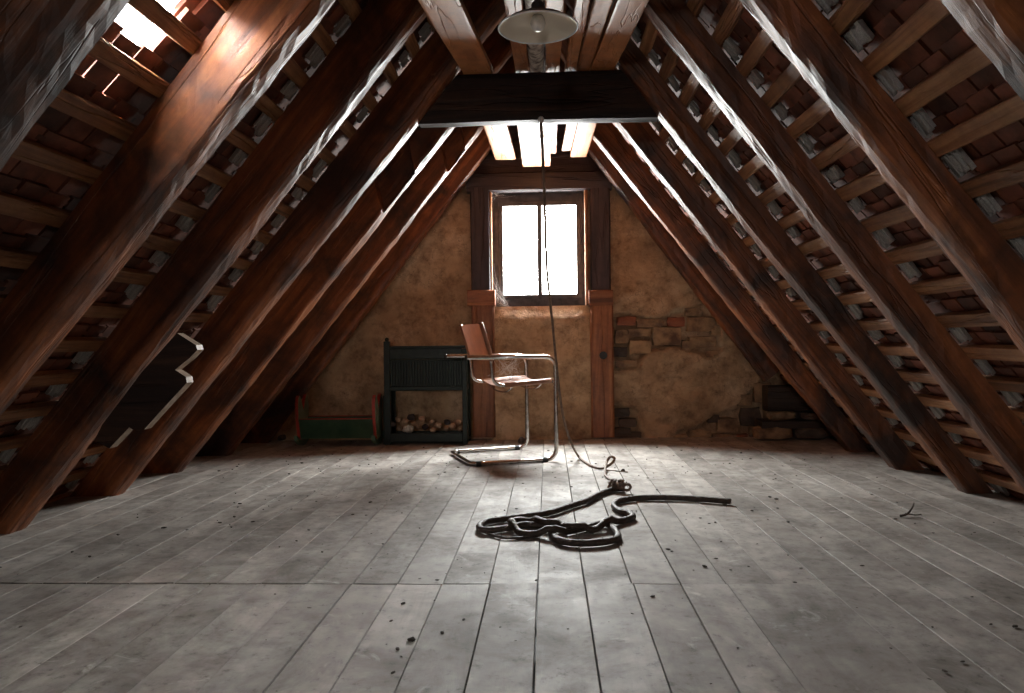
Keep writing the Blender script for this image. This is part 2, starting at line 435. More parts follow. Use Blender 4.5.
for s in (-1, 1):
    u, n, o, dep = slope(s)
    nm = 'ceiling_left' if s < 0 else 'ceiling_right'
    roof = structure(empty(nm), 'underside of the red clay tile roof on its laths, ' + ('left' if s < 0 else 'right') + ' slope')
    ridge_t = abs(SL[s][1])/abs(u.x)              # underside reaches x=0
    # outer plane reaches x=0 further up
    def P(t, Y, h):   # t up slope, h outward from the rafters' backs
        return o + u*t + n*(dep+h) + Vector((0, Y, 0))
    X = Vector((0, 1, 0)); Z = n; Yv = Z.cross(X); sg = 1 if Yv.dot(u) > 0 else -1
    def frame(t, Y, h, rot=0.):
        p = P(t, Y, h)
        b = Matrix(((X.x, Yv.x, Z.x, p.x), (X.y, Yv.y, Z.y, p.y), (X.z, Yv.z, Z.z, p.z), (0, 0, 0, 1)))
        return b @ Matrix.Rotation(rot, 4, 'X')
    tmax = (abs(SL[s][1]) + (-n.x*s*dep if False else n.x*s*dep))/abs(u.x) + .0
    SP = SPS[s]
    d_ = ray(*((114, 59) if s < 0 else (669.5, 60))); q0 = P(0, 0, 0)          # a lath seen in the photograph fixes the phase
    hit = CAM + d_*((q0-CAM).dot(n)/d_.dot(n)); t = (hit-q0).dot(u)
    while t-SP > -.34: t -= SP
    courses = []
    while t < tmax-.02: courses.append(t); t += SP
    # holes: skylight on the left, between two rafters
    holes = []
    if s < 0:
        for quad in (((105, 17), (128, -6), (168, 26), (143, 48)), ((163, -8), (180, -22), (197, -4), (179, 13))):
            ts, ys = [], []
            for q in quad:
                d = ray(*q); p0 = P(0, 0, LT+.01); tt = (p0-CAM).dot(n)/d.dot(n); h = CAM+d*tt
                ts.append((h-p0).dot(u)); ys.append(h.y)
            holes.append(((ts[0]+ts[3])/2, (ts[1]+ts[2])/2, (ys[0]+ys[1])/2, (ys[2]+ys[3])/2))
        hole_info = holes
        pass
    cand = []
    ang = -math.atan2(.030, TLEN)*sg
    for ci, tc in enumerate(courses):
        # lath: runs the whole length, in local X
        la = hewn('lath', Y1R-Y0R-.3, LW, LT, M['lath'], roof, frame(tc, Y0R+.15, LT/2), amp=.0035, step=.16)
        off = (ci % 2)*TW/2; Y = Y0R+off
        while Y < Y1R:
            yc = Y+TW/2+RS.uniform(-.004, .004)
            top = tc+.072+RS.uniform(-.009, .009); bot = top-TLEN
            if top > tmax-.03: top = tmax-.03; bot = top-TLEN
            skip = False
            for (a, b, c, d) in holes:
                if bot < b-.012 and top > a+.012 and yc+TW/2 > c+.02 and yc-TW/2 < d-.02: skip = True
            if not skip:
                mt = frame((top+bot)/2, yc, LT+.019+RS.uniform(0, .004), ang) @ Matrix.Rotation(RS.uniform(-.012, .012), 4, 'Z')
                vis = P(tc-.075, yc, LT)
                pr = project(vis); sc = 0
                if pr and -20 < pr[0] < 1044 and -20 < pr[1] < 713: sc = 1/pr[2]*(0.2 if hidden(vis) else 1)
                cand.append((sc, RS.random(), mt))
            Y += TW
    cand.sort(key=lambda c: (-c[0], c[1]))
    for sc, _, mt in cand[:298]:
        ob = bpy.data.objects.new('tile', TM); COL.objects.link(ob); ob.parent = roof; ob.matrix_local = mt
    bm = bmesh.new()
    for sc, _, mt in cand[298:]:
        bm2 = bbox(bm, (0, 0, .007), (TW-.006, TLEN, .014)); bmesh.ops.transform(bm, matrix=mt, verts=bm2)
    tf = from_bm('tile_field', bm, M['tile'], roof); tf['kind'] = 'stuff'
    # pale ridged pieces painting light onto tile undersides beside each rafter, one per course
    pats = []
    for i in range(1, 7):
        Yf = LINE[(s, i)][0]-.06
        for tc in courses:
            c = P(tc-.075, Yf-.045, LT-.004)
            pr = project(c)
            if not pr or not(-30 < pr[0] < 1054 and -30 < pr[1] < 560) or c.z < 0.02: continue
            if s < 0 and i == 1 : continue
            if RS.random() < .1: continue
            sy = RS.uniform(.045, .10); st = RS.uniform(.045, .09)
            fm = frame(tc-.055-RS.uniform(0, .012), Yf-sy/2+.008, LT+.004) @ Matrix.Diagonal((sy, st*sg, .028, 1))
            ob = bpy.data.objects.new('lit_tile_patch', RS.choice(MM)); COL.objects.link(ob); ob.parent = roof; ob.matrix_local = fm
    # capping under the ridge and behind the tiles' ends
    for hi, (a, b, c, d) in enumerate(holes):
        mid = c + (d-c)*.55
        for (c0, c1) in ((c-.02, mid), (mid+.004, d+.02)):
            bmg = bmesh.new(); bbox(bmg, (0, 0, 0), (c1-c0, b-a+.012, .004))
            g = from_bm('glass_tile', bmg, M['roofglass'], roof, frame((a+b)/2, (c0+c1)/2, LT+.05)); g['label'] = 'clear glass roof tile letting daylight in'
ridge = from_bm('trim_1', prism([(-.08, 2.68), (0, 2.63), (.13, 2.63), (.34, 2.52), (.40, 2.57), (.06, 3.06), (-.04, 3.06), (-.40, 2.62), (-.34, 2.58)], Y0R, Y1R), M['dark'])
structure(ridge, 'dark ridge board closing the top of the roof')

# ---- rafters
ordn = ['', 'gable wall', 'second', 'third', 'fourth', 'fifth', 'sixth', 'seventh']
def rafter(s, i, label, notch=None, zstart=None):
    Y, x0, k = LINE[(s, i)]; u, n, o, dep = slope(s); ln = math.hypot(k, 1); ui = Vector((k, 0, 1))/ln
    orig = Vector((x0, Y-.08, 0)); op = (o + n*dep)                # a point of the outer plane
    z0 = -.26 if zstart is None else zstart
    z1 = abs(x0)/abs(k)                                            # underside meets the centre line
    zo1 = (op.x + 0)/(-u.x/u.z) if False else -op.x/(u.x/u.z) + op.z
    bm = bmesh.new(); ns = 220 if notch else 84; rings = []; sd = rnd.uniform(0, 99)
    # profile: a = 0 front .. 1 back, b = 0 underside .. 1 outer
    prof = [(0, .10), (0, .36), (0, .7), (0, 1), (.5, 1), (1, 1), (1, .5), (1, .09), (.93, .02), (.62, 0), (.34, .0), (.08, .03)]
    for q in range(ns+1):
        f = q/ns; ring = []
        pi = Vector((x0+k*(z0+(z1-.004-z0)*f), 0, z0+(z1-.004-z0)*f))
        # matching outer point: from the foot perpendicular to the ridge mitre
        pf = Vector((x0+k*z0, 0, z0)); fo = pf + n*((op-pf).dot(n))
        po = fo.lerp(Vector((-s*-.004*0, 0, zo1)), f)
        for j, (a, b) in enumerate(prof):
            p = pi.lerp(po, b); p.y = Y-.065+a*RT
            z = p.z
            am = .005*(1-b)+.001
            L = f*3.3
            wob = am*(1.6*nz(L*1.1, sd, 0)+1.0*nz(L*4, sd+a*2, b*3)+.9*nz(L*16, sd+a*5, b*9))
            wy = .004*(1.2*nz(L*1.3, sd+50, a)+nz(L*6, sd+60+a*3, b*3)+.8*nz(L*18, sd+a*5, b*9+7))*(1 if b < .95 else .2)
            if b < .12: wob += .006*max(0, nz(L*2.2, sd+a*4, 33.)) ; 
            p += -n*wob*s*1.0 if False else n*wob
            p.y += wy
            if notch and notch[0] < pi.z < notch[1] and a < .3: p.y += .045
            if p.x*s < .002: p.x = .002*s
            ring.append(bm.verts.new(p))
        rings.append(ring)
    kk = len(prof)
    for A, B in zip(rings, rings[1:]):
        for j in range(kk): bm.faces.new((A[j], A[(j+1) % kk], B[(j+1) % kk], B[j]))
    bm.faces.new(rings[0][::-1]); bm.faces.new(rings[-1])
    # bring into a frame whose X runs up the slope
    X = ui; Yv = Vector((0, 1, 0)); Z = X.cross(Yv)
    mw = Matrix(((X.x, Yv.x, Z.x, x0), (X.y, Yv.y, Z.y, Y), (X.z, Yv.z, Z.z, 0), (0, 0, 0, 1)))
    bmesh.ops.transform(bm, matrix=mw.inverted(), verts=bm.verts)
    ob = from_bm('rafter', bm, M['rafter'], None, mw)
    return tag(ob, label, 'rafter')
pos = {6: 'against the plastered gable wall', 5: 'second from the gable', 4: 'third from the gable wall', 3: 'joined to the collar beam', 2: 'next before the collar beam pair', 1: 'second before the collar beam pair', 0: 'nearest the viewer, cut by the frame'}
extra = {(-1, 6): 'dark brown hewn rafter', (-1, 5): 'cracked brown rafter with lap notch', (-1, 4): 'reddish rafter with dark lap notch', (-1, 3): 'dark rafter with pale lit edge', (-1, 2): 'dark rafter partly covered by notched plank', (-1, 1): 'thick rafter with orange face', (-1, 0): 'rough bark-edged rafter',
         (1, 6): 'short orange rafter ending on timber block', (1, 5): 'brown rafter with thin bright edge', (1, 4): 'orange-brown rafter with frayed bright edge', (1, 3): 'dark brown rafter with orange edge', (1, 2): 'dark straight rafter with pale edge', (1, 1): 'orange-brown rafter with wavy waney edge', (1, 0): 'dim rafter with pale edge'}
for (s, i) in LINE:
    notch = None; zs = None
    if (s, i) == (-1, 4): notch = (at(400, 212, 4.3).z, at(400, 172, 4.3).z)
    if (s, i) == (-1, 5): notch = (at(440, 171, 5.0).z, at(440, 149, 5.0).z)
    if (s, i) == (1, 6): zs = .43
    rafter(s, i, extra[(s, i)] + ', ' + ('left' if s < 0 else 'right') + ' slope, ' + pos[i], notch, zs)

# ------------------------------------------------------------------ gable wall
def wp(px, py): p = at(px, py, WY); return (p.x, p.z)
Z1 = [wp(*p) for p in ((613, 315), (628, 312), (645, 318), (662, 318), (676, 309), (700, 306), (716, 318), (722, 348), (708, 358), (692, 350), (676, 347), (652, 350), (640, 360), (640, 368), (613, 372))]
Z2 = [wp(*p) for p in ((613, 406), (634, 407), (640, 420), (642, 445), (613, 445))]
Z3 = [wp(*p) for p in ((668, 445), (680, 430), (702, 426), (716, 414), (736, 408), (750, 392), (766, 378), (800, 390), (830, 445))]
def inpoly(x, z, poly):
    c = False; j = len(poly)-1
    for i in range(len(poly)):
        xi, zi = poly[i]; xj, zj = poly[j]
        if (zi > z) != (zj > z) and x < (xj-xi)*(z-zi)/(zj-zi)+xi: c = not c
        j = i
    return c
OX0, OX1, OZ0, OZ1 = wp(491, 250)[0], wp(587, 250)[0], wp(540, 306)[1], wp(540, 189)[1]
def wall_mask(x, z, m=.02):
    return XL-.42+KL*z < x < XR+.38+KR*z
wall = None
bm = bmesh.new(); G = .02; gx0 = -2.5; g = {}
nx = int(4.8/G); nzz = int(3.05/G)
bad = []
for i in range(nx+1):
    for j in range(nzz+1):
        x = gx0+i*G; z = -.06+j*G
        dep = .026*nz(x, z, 1, 1.7)+.018*nz(x, z, 5, 6)+.011*nz(x, z, 9, 15)
        jx = x+.02*nz(x, z, 3, 9); jz = z+.02*nz(x, z, 4, 9)
        if OX0-.02 < x < OX1+.02 and z < OZ0+.01: dep = dep*.6 - .045*min(1, max(0, (OZ0-z)/.10)) - .03*min(1, max(0, (OZ0-z)/.4))
        if inpoly(jx, jz, Z1) or inpoly(jx, jz, Z2) or inpoly(jx, jz, Z3): dep += .055
        if abs(x-OX0) < G/2: x = OX0
        if abs(x-OX1) < G/2: x = OX1
        if abs(z-OZ0) < G/2: z = OZ0
        if abs(z-OZ1) < G/2: z = OZ1
        g[i, j] = bm.verts.new((x, dep, z))
for i in range(nx):
    for j in range(nzz):
        x = gx0+(i+.5)*G; z = -.06+(j+.5)*G
        if OX0 < x < OX1 and OZ0 < z < OZ1: continue
        if not wall_mask(x, z): continue
        bm.faces.new((g[i, j], g[i+1, j], g[i+1, j+1], g[i, j+1]))
bmesh.ops.delete(bm, geom=[v for v in bm.verts if not v.link_faces], context='VERTS')
wall = from_bm('wall_back', bm, M['plaster'], None, T(0, WY, 0), smooth=True)
structure(wall, 'earth plastered gable wall with cracks and exposed rubble')
# masonry core behind the plaster, four blocks round the opening
def core(x0, x1, z0, z1):
    return box_obj('masonry_core', ((x0+x1)/2, .085+.015, (z0+z1)/2), (x1-x0, .03, z1-z0), M['stone'], wall, bev=0)
core(-2.7, OX0, -.1, 2.0); core(OX1, 2.4, -.1, 2.0); core(OX0, OX1, -.1, OZ0); core(-1.0, 1.0, OZ1, 3.0)
core(-2.7, OX0, 2.0, 3.0) if False else None
# reveal of the opening, plastered
# stones
def stone(px, py, w_, h_, mat='stone', Y=WY+.012, parent=None, dp=.10):
    x, z = wp(px, py); wd = w_/F_PX*WY; hd = h_/F_PX*WY
    bm = bmesh.new(); bbox(bm, (0, 0, 0), (wd, dp, hd))
    bmesh.ops.subdivide_edges(bm, edges=bm.edges[:], cuts=1, use_grid_fill=True)
    sd = rnd.uniform(0, 50)
    for v in bm.verts:
        r = Vector((v.co.x/wd*2, v.co.y/dp*2, v.co.z/hd*2)); k = 1-.10*max(0, r.length-1)*1.6
        v.co *= k; v.co += Vector((rnd.uniform(-.05, .05)*wd, rnd.uniform(-.006, .006), rnd.uniform(-.06, .06)*hd))
    return from_bm('stone', bm, M[mat], wall if parent is None else parent, T(x, Y-WY+.035, z), smooth=False)
for a in ((627, 321, 20, 9, 'redbrick'), (650, 323, 28, 9), (676, 322, 18, 10, 'redbrick'), (640, 333, 24, 8), (622, 337, 14, 14), (667, 336, 30, 20), (702, 324, 30, 15), (703, 342, 28, 12), (640, 347, 22, 14), (620, 352, 16, 10, 'darkstone'), (687, 346, 10, 12), (713, 355, 14, 9), (626, 364, 22, 7), (692, 312, 14, 8), (716, 330, 10, 10),
          (622, 413, 18, 9, 'darkstone'), (628, 423, 18, 9, 'darkstone'), (622, 434, 20, 12, 'darkstone'), (635, 436, 14, 8, 'darkstone'),
          (728, 425, 22, 14), (751, 417, 20, 18, 'darkstone'), (700, 434, 24, 8), (680, 438, 16, 7), (745, 400, 16, 12), (763, 393, 18, 22), (775, 412, 20, 16), (725, 438, 26, 8), (762, 432, 24, 13), (714, 419, 12, 8, 'darkstone'), (792, 432, 30, 12, 'redbrick'), (742, 438, 12, 8, 'redbrick'), (800, 418, 28, 12, 'darkstone')):
    stone(*a)
# timber framing of the gable
def wallbeam(name, px0, py0, px1, py1, mat, front=.05, thick=.16, lab=None):
    a = at(px0, py0, WY-front); b = at(px1, py1, WY-front)
    x0, x1, z0, z1 = a.x, b.x, b.z, a.z
    yc = -front+thick/2
    if (z1-z0) > (x1-x0): o = hewn_between(name, ((x0+x1)/2, yc, z0), ((x0+x1)/2, yc, z1), thick, x1-x0, mat, wall, up=(1, 0, 0), amp=.004)
    else: o = hewn_between(name, (x0, yc, (z0+z1)/2), (x1, yc, (z0+z1)/2), thick, z1-z0, mat, wall, amp=.004)
    if lab: o['label'] = lab
    return o
wallbeam('timber_post', 471, 305, 495.5, 437.5, M['post'], .095, lab='reddish brown post below the window, left')
wallbeam('timber_post', 590, 305, 614.5, 437.5, M['post'], .095, lab='cracked brown post below the window, right')
wallbeam('timber_rail', 467, 290, 495, 306, M['post'], .10, lab='short brown rail end left of the window')
wallbeam('timber_rail', 589, 290, 613, 306, M['post'], .10, lab='short brown rail end right of the window')
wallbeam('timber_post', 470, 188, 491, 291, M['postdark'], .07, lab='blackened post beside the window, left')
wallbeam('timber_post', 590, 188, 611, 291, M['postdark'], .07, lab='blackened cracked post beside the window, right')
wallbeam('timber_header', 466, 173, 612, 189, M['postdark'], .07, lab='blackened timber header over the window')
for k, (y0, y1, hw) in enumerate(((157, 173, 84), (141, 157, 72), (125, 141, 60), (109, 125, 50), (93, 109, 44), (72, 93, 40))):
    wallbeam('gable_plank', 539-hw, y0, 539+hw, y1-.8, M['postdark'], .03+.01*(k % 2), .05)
bo = from_bm('iron_bolt', lathe([(0, -.03), (.02, -.03), (.028, -.01), (.03, .03), (0, .03)], 10), M['black'], wall, T(*[at(602, 355, WY).x, -.11, at(602, 355, WY).z]) @ Matrix.Rotation(PI/2, 4, 'X'))

# window
win = structure(empty('window_1', (0, WY, 0)), 'small two-pane casement in the gable wall, dark frame, blown-out daylight')
fx0, fz1 = wp(488, 250)[0], wp(540, 186)[1]; fx1, fz0 = wp(589.5, 250)[0], wp(540, 309)[1]
def fb(name, x0, x1, z0, z1, y, t, mat='frame', parent=win):
    return box_obj(name, ((x0+x1)/2, y, (z0+z1)/2), (x1-x0, t, z1-z0), M[mat], parent, bev=.004)
gx0_, gz1 = wp(503, 250)[0], wp(540, 205)[1]; gx1_, gz0 = wp(576.5, 250)[0], wp(540, 294)[1]; mx0, mx1 = wp(537.2, 250)[0], wp(542, 250)[0]
fb('frame_side', fx0, gx0_-.02, fz0, fz1, .065, .06); fb('frame_side', gx1_+.02, fx1, fz0, fz1, .065, .06)
fb('frame_top', gx0_-.025, gx1_+.025, gz1+.02, fz1, .065, .06); fb('frame_sill', gx0_-.025, gx1_+.025, fz0, gz0-.02, .065, .06)
fb('sash_side', gx0_-.035, gx0_, gz0-.035, gz1+.035, .045, .04); fb('sash_side', gx1_, gx1_+.035, gz0-.035, gz1+.035, .045, .04)
fb('sash_rail', gx0_-.002, gx1_+.002, gz1, gz1+.035, .045, .04); fb('sash_rail', gx0_-.002, gx1_+.002, gz0-.035, gz0, .045, .04)
fb('mullion', mx0, mx1, gz0-.002, gz1+.002, .045, .045)
fb('pane', gx0_, mx0, gz0, gz1, .06, .004, 'glass'); fb('pane', mx1, gx1_, gz0, gz1, .06, .004, 'glass')
# pale lining strips round the frame
lx0, lx1, lz = wp(491, 250)[0], wp(587, 250)[0], wp(540, 190.5)[1]
b = fb('lining', lx0, lx1, lz-.012, lz, -.01, .10, 'lath'); b['label'] = 'pale raw wood strip over the frame'
fb('lining', lx0-.004, lx0+.012, OZ0, lz-.012, -.01, .10, 'lath'); fb('lining', lx1-.018, lx1+.006, OZ0, lz-.012, -.01, .10, 'lath')
cb = []

# rear wall behind the camera with its own window opening
bm = prism([(-2.75, -.1), (2.5, -.1), (2.5, .2), (.1, 3.2), (-.1, 3.2), (-2.75, .2)], RY-.06, RY-.05)
bm.free()
rear = empty('wall_front'); structure(rear, 'plastered gable behind the viewer')
rx0, rx1, rz0, rz1 = -.86, -.54, 1.14, 1.46
for (a, b_, c, d) in ((-2.7, rx0, -.1, 3.0), (rx1, 2.5, -.1, 3.0), (rx0, rx1, -.1, rz0), (rx0, rx1, rz1, 3.0)):
    box_obj('masonry_panel', ((a+b_)/2, RY-.1, (c+d)/2), (b_-a, .15, d-c), M['rearwall'], rear, bev=0)

# ------------------------------------------------------------------ collar beam and what lies on it
CY = 3.76-.08+RT/2
a = at(420, 95, CY); zl = at(540, 119, CY).z; zh = at(540, 71, CY).z
zc = (zl+zh)/2; hh = zh-zl
xl_, xr_ = XL+KL*zc-.08, XR+KR*zc+.05
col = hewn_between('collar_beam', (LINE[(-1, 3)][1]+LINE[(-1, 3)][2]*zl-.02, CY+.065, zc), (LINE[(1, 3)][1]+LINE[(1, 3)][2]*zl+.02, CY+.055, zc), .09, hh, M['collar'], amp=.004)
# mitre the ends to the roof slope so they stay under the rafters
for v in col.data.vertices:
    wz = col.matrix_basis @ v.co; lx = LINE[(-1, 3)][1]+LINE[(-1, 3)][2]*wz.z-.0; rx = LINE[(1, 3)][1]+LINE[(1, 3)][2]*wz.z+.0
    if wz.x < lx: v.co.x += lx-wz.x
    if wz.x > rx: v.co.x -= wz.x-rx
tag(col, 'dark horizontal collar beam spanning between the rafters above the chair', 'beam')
hk = from_bm('insulator', lathe([(0, 0), (.011, 0), (.014, .01), (.014, .024), (.009, .03), (0, .03)], 12), M['enamelrim'], None)
hk.parent = col; hp = at(541, 119, 3.655); hk.matrix_local = col.matrix_basis.inverted() @ T(hp.x, hp.y, hp.z-.02); hk['label'] = 'white ceramic insulator holding the cord'

SLP = .0
def loft(px0, px1, Yn, Yf, mat, label, thick=.028, dz=0., cat='board', skew=0., rs=0., name='loft_board', pole=False):
    """board lying on the collar beam; px0..px1 give its width where it crosses the beam's front"""
    zb = zh+.004+dz; Yc = CY
    xa = at(px0, 70, Yc-.06).x; xb = at(px1, 70, Yc-.06).x; xc = (xa+xb)/2
    p0 = Vector((xc, Yn, zb+thick/2)); p1 = Vector((xc, Yf, zb+thick/2))
    if pole:
        P_ = [p0.lerp(p1, k/24)+Vector((.006*nz(k, 1, 2, .7), 0, .004*nz(k, 5, 2, .7))) for k in range(25)]
        o = tube_obj(name, P_, lambda f: thick/2*(1+.1*math.sin(f*23)), mat, None, 10)
    else: o = hewn_between(name, p0, p1, xb-xa, thick, mat, amp=.0025, step=.1)
    inv = o.matrix_basis.inverted()
    for v in o.data.vertices:        # the boards sag in front of the beam
        wv = o.matrix_basis @ v.co; q = min(0, wv.y-Yc)
        wv.z += .10*q; wv.x += skew*q + rs*max(0, wv.y-Yc); v.co = inv @ wv
    return tag(o, label, cat)
loft(461, 491, 1.5, 5.55, M['loft'], 'wide pale board left of the lamp, lying on the collar beam', .034, 0, skew=.045, rs=.022)
loft(514.6, 528, 1.5, 5.45, M['loft'], 'narrow reddish board left of the birch pole', .03, .012)
loft(546, 560, 1.5, 5.45, M['loft'], 'narrow reddish board right of the birch pole', .03, .012)
loft(529, 544.5, 1.5, 4.75, M['birch'], 'thin birch pole with peeling white bark above the lamp', .07, .0, cat='pole', name='birch_pole', pole=True)
loft(566, 577, 1.5, 4.25, M['loft'], 'narrowest board of the three right of the lamp', .03, .008, skew=-.015, rs=-.028)
loft(577.6, 591, 1.5, 5.35, M['loft'], 'middle board of the three right of the lamp', .03, .004, skew=-.03, rs=-.028)
loft(592, 616, 1.5, 5.52, M['loft'], 'widest board right of the lamp, outermost on the collar beam', .034, .0, skew=-.045, rs=-.028)
cb2 = hewn_between('collar_beam', (XL+KL*1.85+.06, 1.62, zh+SLP*(1.62-CY)-.105), (XR+KR*1.85-.06, 1.62, zh+SLP*(1.62-CY)-.105), .12, .2, M['collar'], amp=.004) if False else None
# block under the wide centre board behind the collar
pc = at(538, 150, 5.2)
wide = hewn_between('loft_board', (at(536.5, 164, 5.55).x, 4.0, zh-.02), (at(536.5, 164, 5.55).x, 5.62, zh-.02), .20, .03, M['loft'], amp=.002)
tag(wide, 'wide pale centre board running behind the collar beam to the gable', 'board')

# notched plank nailed to the second rafter on the left
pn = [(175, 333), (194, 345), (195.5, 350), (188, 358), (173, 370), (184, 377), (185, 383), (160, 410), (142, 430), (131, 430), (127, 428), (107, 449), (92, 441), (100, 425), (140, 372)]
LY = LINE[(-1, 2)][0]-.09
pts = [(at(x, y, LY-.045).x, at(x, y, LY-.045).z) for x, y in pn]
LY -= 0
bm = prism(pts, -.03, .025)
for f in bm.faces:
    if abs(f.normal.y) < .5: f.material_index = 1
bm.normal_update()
for f in bm.faces: f.material_index = 0 if abs(f.normal.y) > .5 else 1  # edge faces take the paler tone that paints the window light
npk = from_bm('notched_plank', bm, M['collar'], None, T(0, LY, 0)); npk.data.materials.append(M['litedge'])
tag(npk, 'dark notched plank fixed to a left rafter, its zigzag cut edge painted as window-lit', 'plank')

# ------------------------------------------------------------------ timber blocks at the wall's right foot
def blk(name, px0, py0, px1, py1, Y, t, mat, label, cat):
    a = at(px0, py0, Y); b_ = at(px1, py1, Y); zlo = max(b_.z, 0.0)
    o = hewn_between(name, (a.x, Y+t/2, (a.z+zlo)/2), (b_.x, Y+t/2, (a.z+zlo)/2), t, a.z-zlo, mat, amp=.006)
    return tag(o, label, cat)
blk('timber_block', 768, 386, 842, 411, 5.66, .16, M['dark'], 'squared black timber block under the short right rafter at the gable', 'timber')
blk('timber_slab', 762, 421, 850, 428, 5.62, .2, M['dark'], 'thin dark timber slab lying on rubble at right gable foot', 'timber')
def rubble(px, py, w_, h_, Y, mat, label):
    p = at(px, py, Y); wd = w_/F_PX*Y; hd = h_/F_PX*Y
    bm = bmesh.new(); bmesh.ops.create_icosphere(bm, subdivisions=2, radius=.5)
    for v in bm.verts:
        c = v.co; c = Vector([math.copysign(min(abs(q), .38), q) for q in c])/.38*.5
        v.co = Vector((c.x*wd, c.y*.14, c.z*hd)) + Vector([rnd.uniform(-.006, .006) for _ in range(3)])
    o = from_bm('rubble_stone', bm, M[mat], None, T(p.x, Y+.07, max(p.z, hd/2-.004)))
    return tag(o, label, 'stone')
rubble(775, 434, 36, 13, 5.60, 'stone', 'flat tan stone under the dark slab, nearest the plaster')
rubble(812, 434, 30, 13, 5.60, 'darkstone', 'dark stone under the slab beside the right rafter foot')
rubble(784, 416, 26, 9, 5.66, 'stone', 'tan stone between timber block and slab')
rubble(816, 416, 26, 9, 5.66, 'darkstone', 'sooty stone between timber block and slab, right')

# ------------------------------------------------------------------ pendant lamp
lp = at(538, 28, 2.58); lr = 39/F_PX*2.60
lamp = empty('pendant_lamp', lp); tag(lamp, 'round enamel pendant lamp shade with a white bulb, hanging overhead', 'lamp')
inner = [(.0, .042), (.03, .040), (lr*.45, .033), (lr*.75, .022), (lr*.92, .008), (lr*.985, .0)]; outer = [(lr, .001), (lr*.93, .010), (lr*.76, .024), (lr*.45, .035), (.034, .046), (.028, .062), (0, .062)]
from_bm('shade', lathe(inner, 48), M['enamel'], lamp, smooth=True)
from_bm('shade_back', lathe(outer, 48), M['black'], lamp, smooth=True)
rim = [(lr*math.cos(2*PI*k/48), lr*math.sin(2*PI*k/48), 0) for k in range(48)]
tube_obj('rim', rim, .0032, M['enamelrim'], lamp, 6, closed=True)
from_bm('bulb', lathe([(0, -.012), (.012, -.009), (.022, .002), (.026, .016), (.022, .032), (.015, .045), (0, .045)], 20), M['bulb'], lamp, smooth=True)
from_bm('socket', lathe([(0, .09), (.014, .09), (.022, .08), (.022, .06), (0, .06)], 14), M['black'], lamp)
tube_obj('cord', [(0, 0, .085), (0, 0, zh-.1*(CY-2.58)-lp.z+.01)], .004, M['black'], lamp, 6)

# ------------------------------------------------------------------ cantilever chair
ca = math.radians(20)
nr = atz(473, 466.5)
chair = empty('cantilever_chair', nr + Vector((-math.sin(ca)*.285, math.cos(ca)*.285, 0)), ca)
tag(chair, 'cantilever armchair of chrome tube with tan leather seat and back, in mid floor', 'chair')
W2 = .285; TR = .0135
def side(y):
    P_ = [(0, y, TR), (.545, y, TR), (.56, y, .655), (-.125, y, .662)]
    return fillet(P_, .085, 8)
P_ = list(reversed(side(-W2))) + side(W2)
# base loop with rounded rear corners
full = fillet([(-.035, -W2, .655), (.535, -W2, .65), (.535, -W2, TR), (-.01, -W2, TR), (-.01, W2, TR), (.535, W2, TR), (.535, W2, .65), (-.035, W2, .655)], .075, 8)
tube_obj('tube_frame', full, TR, M['chrome'], chair, 12)
for sy in (-1, 1):
    y = sy*(W2-.027)
    up = fillet([(.065, y, .865), (.125, y, .67), (.14, y, .475), (.54, y, .497)], .075, 8)
    o = tube_obj('seat_tube', up, .0105, M['chrome'], chair, 10)
    e = tube_obj('end_cap', [(-.04, sy*W2, .655), (-.028, sy*W2, .655)], .014, M['black'], chair, 10)
    tube_obj('glide', [(.44, sy*W2, TR), (.475, sy*W2, TR)], .0165, M['black'], chair, 10)
    tube_obj('glide', [(.02, sy*W2, TR), (.05, sy*W2, TR)], .0165, M['black'], chair, 10)
    tube_obj('joint_bolt', [(.535, sy*(W2-.03), .497), (.535, sy*W2, .497)], .007, M['chrome'], chair, 8)
    tube_obj('joint_bolt', [(.127, sy*(W2-.03), .655), (.127, sy*W2, .655)], .007, M['chrome'], chair, 8)
def sling(name, A, B, sag, th, nrm, mat):
    """sheet between two edge polylines A (y-) and B (y+)"""
    bm = bmesh.new(); n = 10; rows = []
    for a, b_ in zip(A, B):
        a, b_ = Vector(a), Vector(b_); rows.append([bm.verts.new(a.lerp(b_, k/n)-Vector(nrm)*sag*math.sin(PI*k/n)) for k in range(n+1)])
    for r0, r1 in zip(rows, rows[1:]):
        for k in range(n): bm.faces.new((r0[k], r0[k+1], r1[k+1], r1[k]))
    bmesh.ops.solidify(bm, geom=bm.faces[:], thickness=th)
    return from_bm(name, bm, mat, chair, smooth=False)
yb = W2-.027
ep = [(.213, .486), (.30, .492), (.40, .498), (.515, .505)]
seat = sling('seat', [(x, -yb, z+.004) for x, z in ep], [(x, yb, z+.004) for x, z in ep], .022, .005, (0, 0, 1), M['leather'])
for sy in (-1, 1):
    o = tube_obj('seat_hem', [(x, sy*yb, z-.005) for x, z in ep], .0145, M['leather'], chair, 10)
bp_ = [(.0685, .858), (.085, .80), (.104, .74), (.122, .68), (.13, .632)]
bk = sling('backrest', [(x-.002, -yb, z) for x, z in bp_], [(x-.002, yb, z) for x, z in bp_], .018, .005, (1, 0, 0), M['leather'])
for sy in (-1, 1):
    tube_obj('back_hem', [(x, sy*yb, z) for x, z in bp_], .0145, M['leather'], chair, 10)
    tube_obj('seam', [(x+.004, sy*(yb-.04), z) for x, z in bp_], .0022, M['stitch'], chair, 5)
tube_obj('stretcher', catmull([(.26, -yb, .47), (.26, -yb*.6, .435), (.26, 0, .425), (.26, yb*.6, .435), (.26, yb, .47)], 5), .005, M['chrome'], chair, 6)
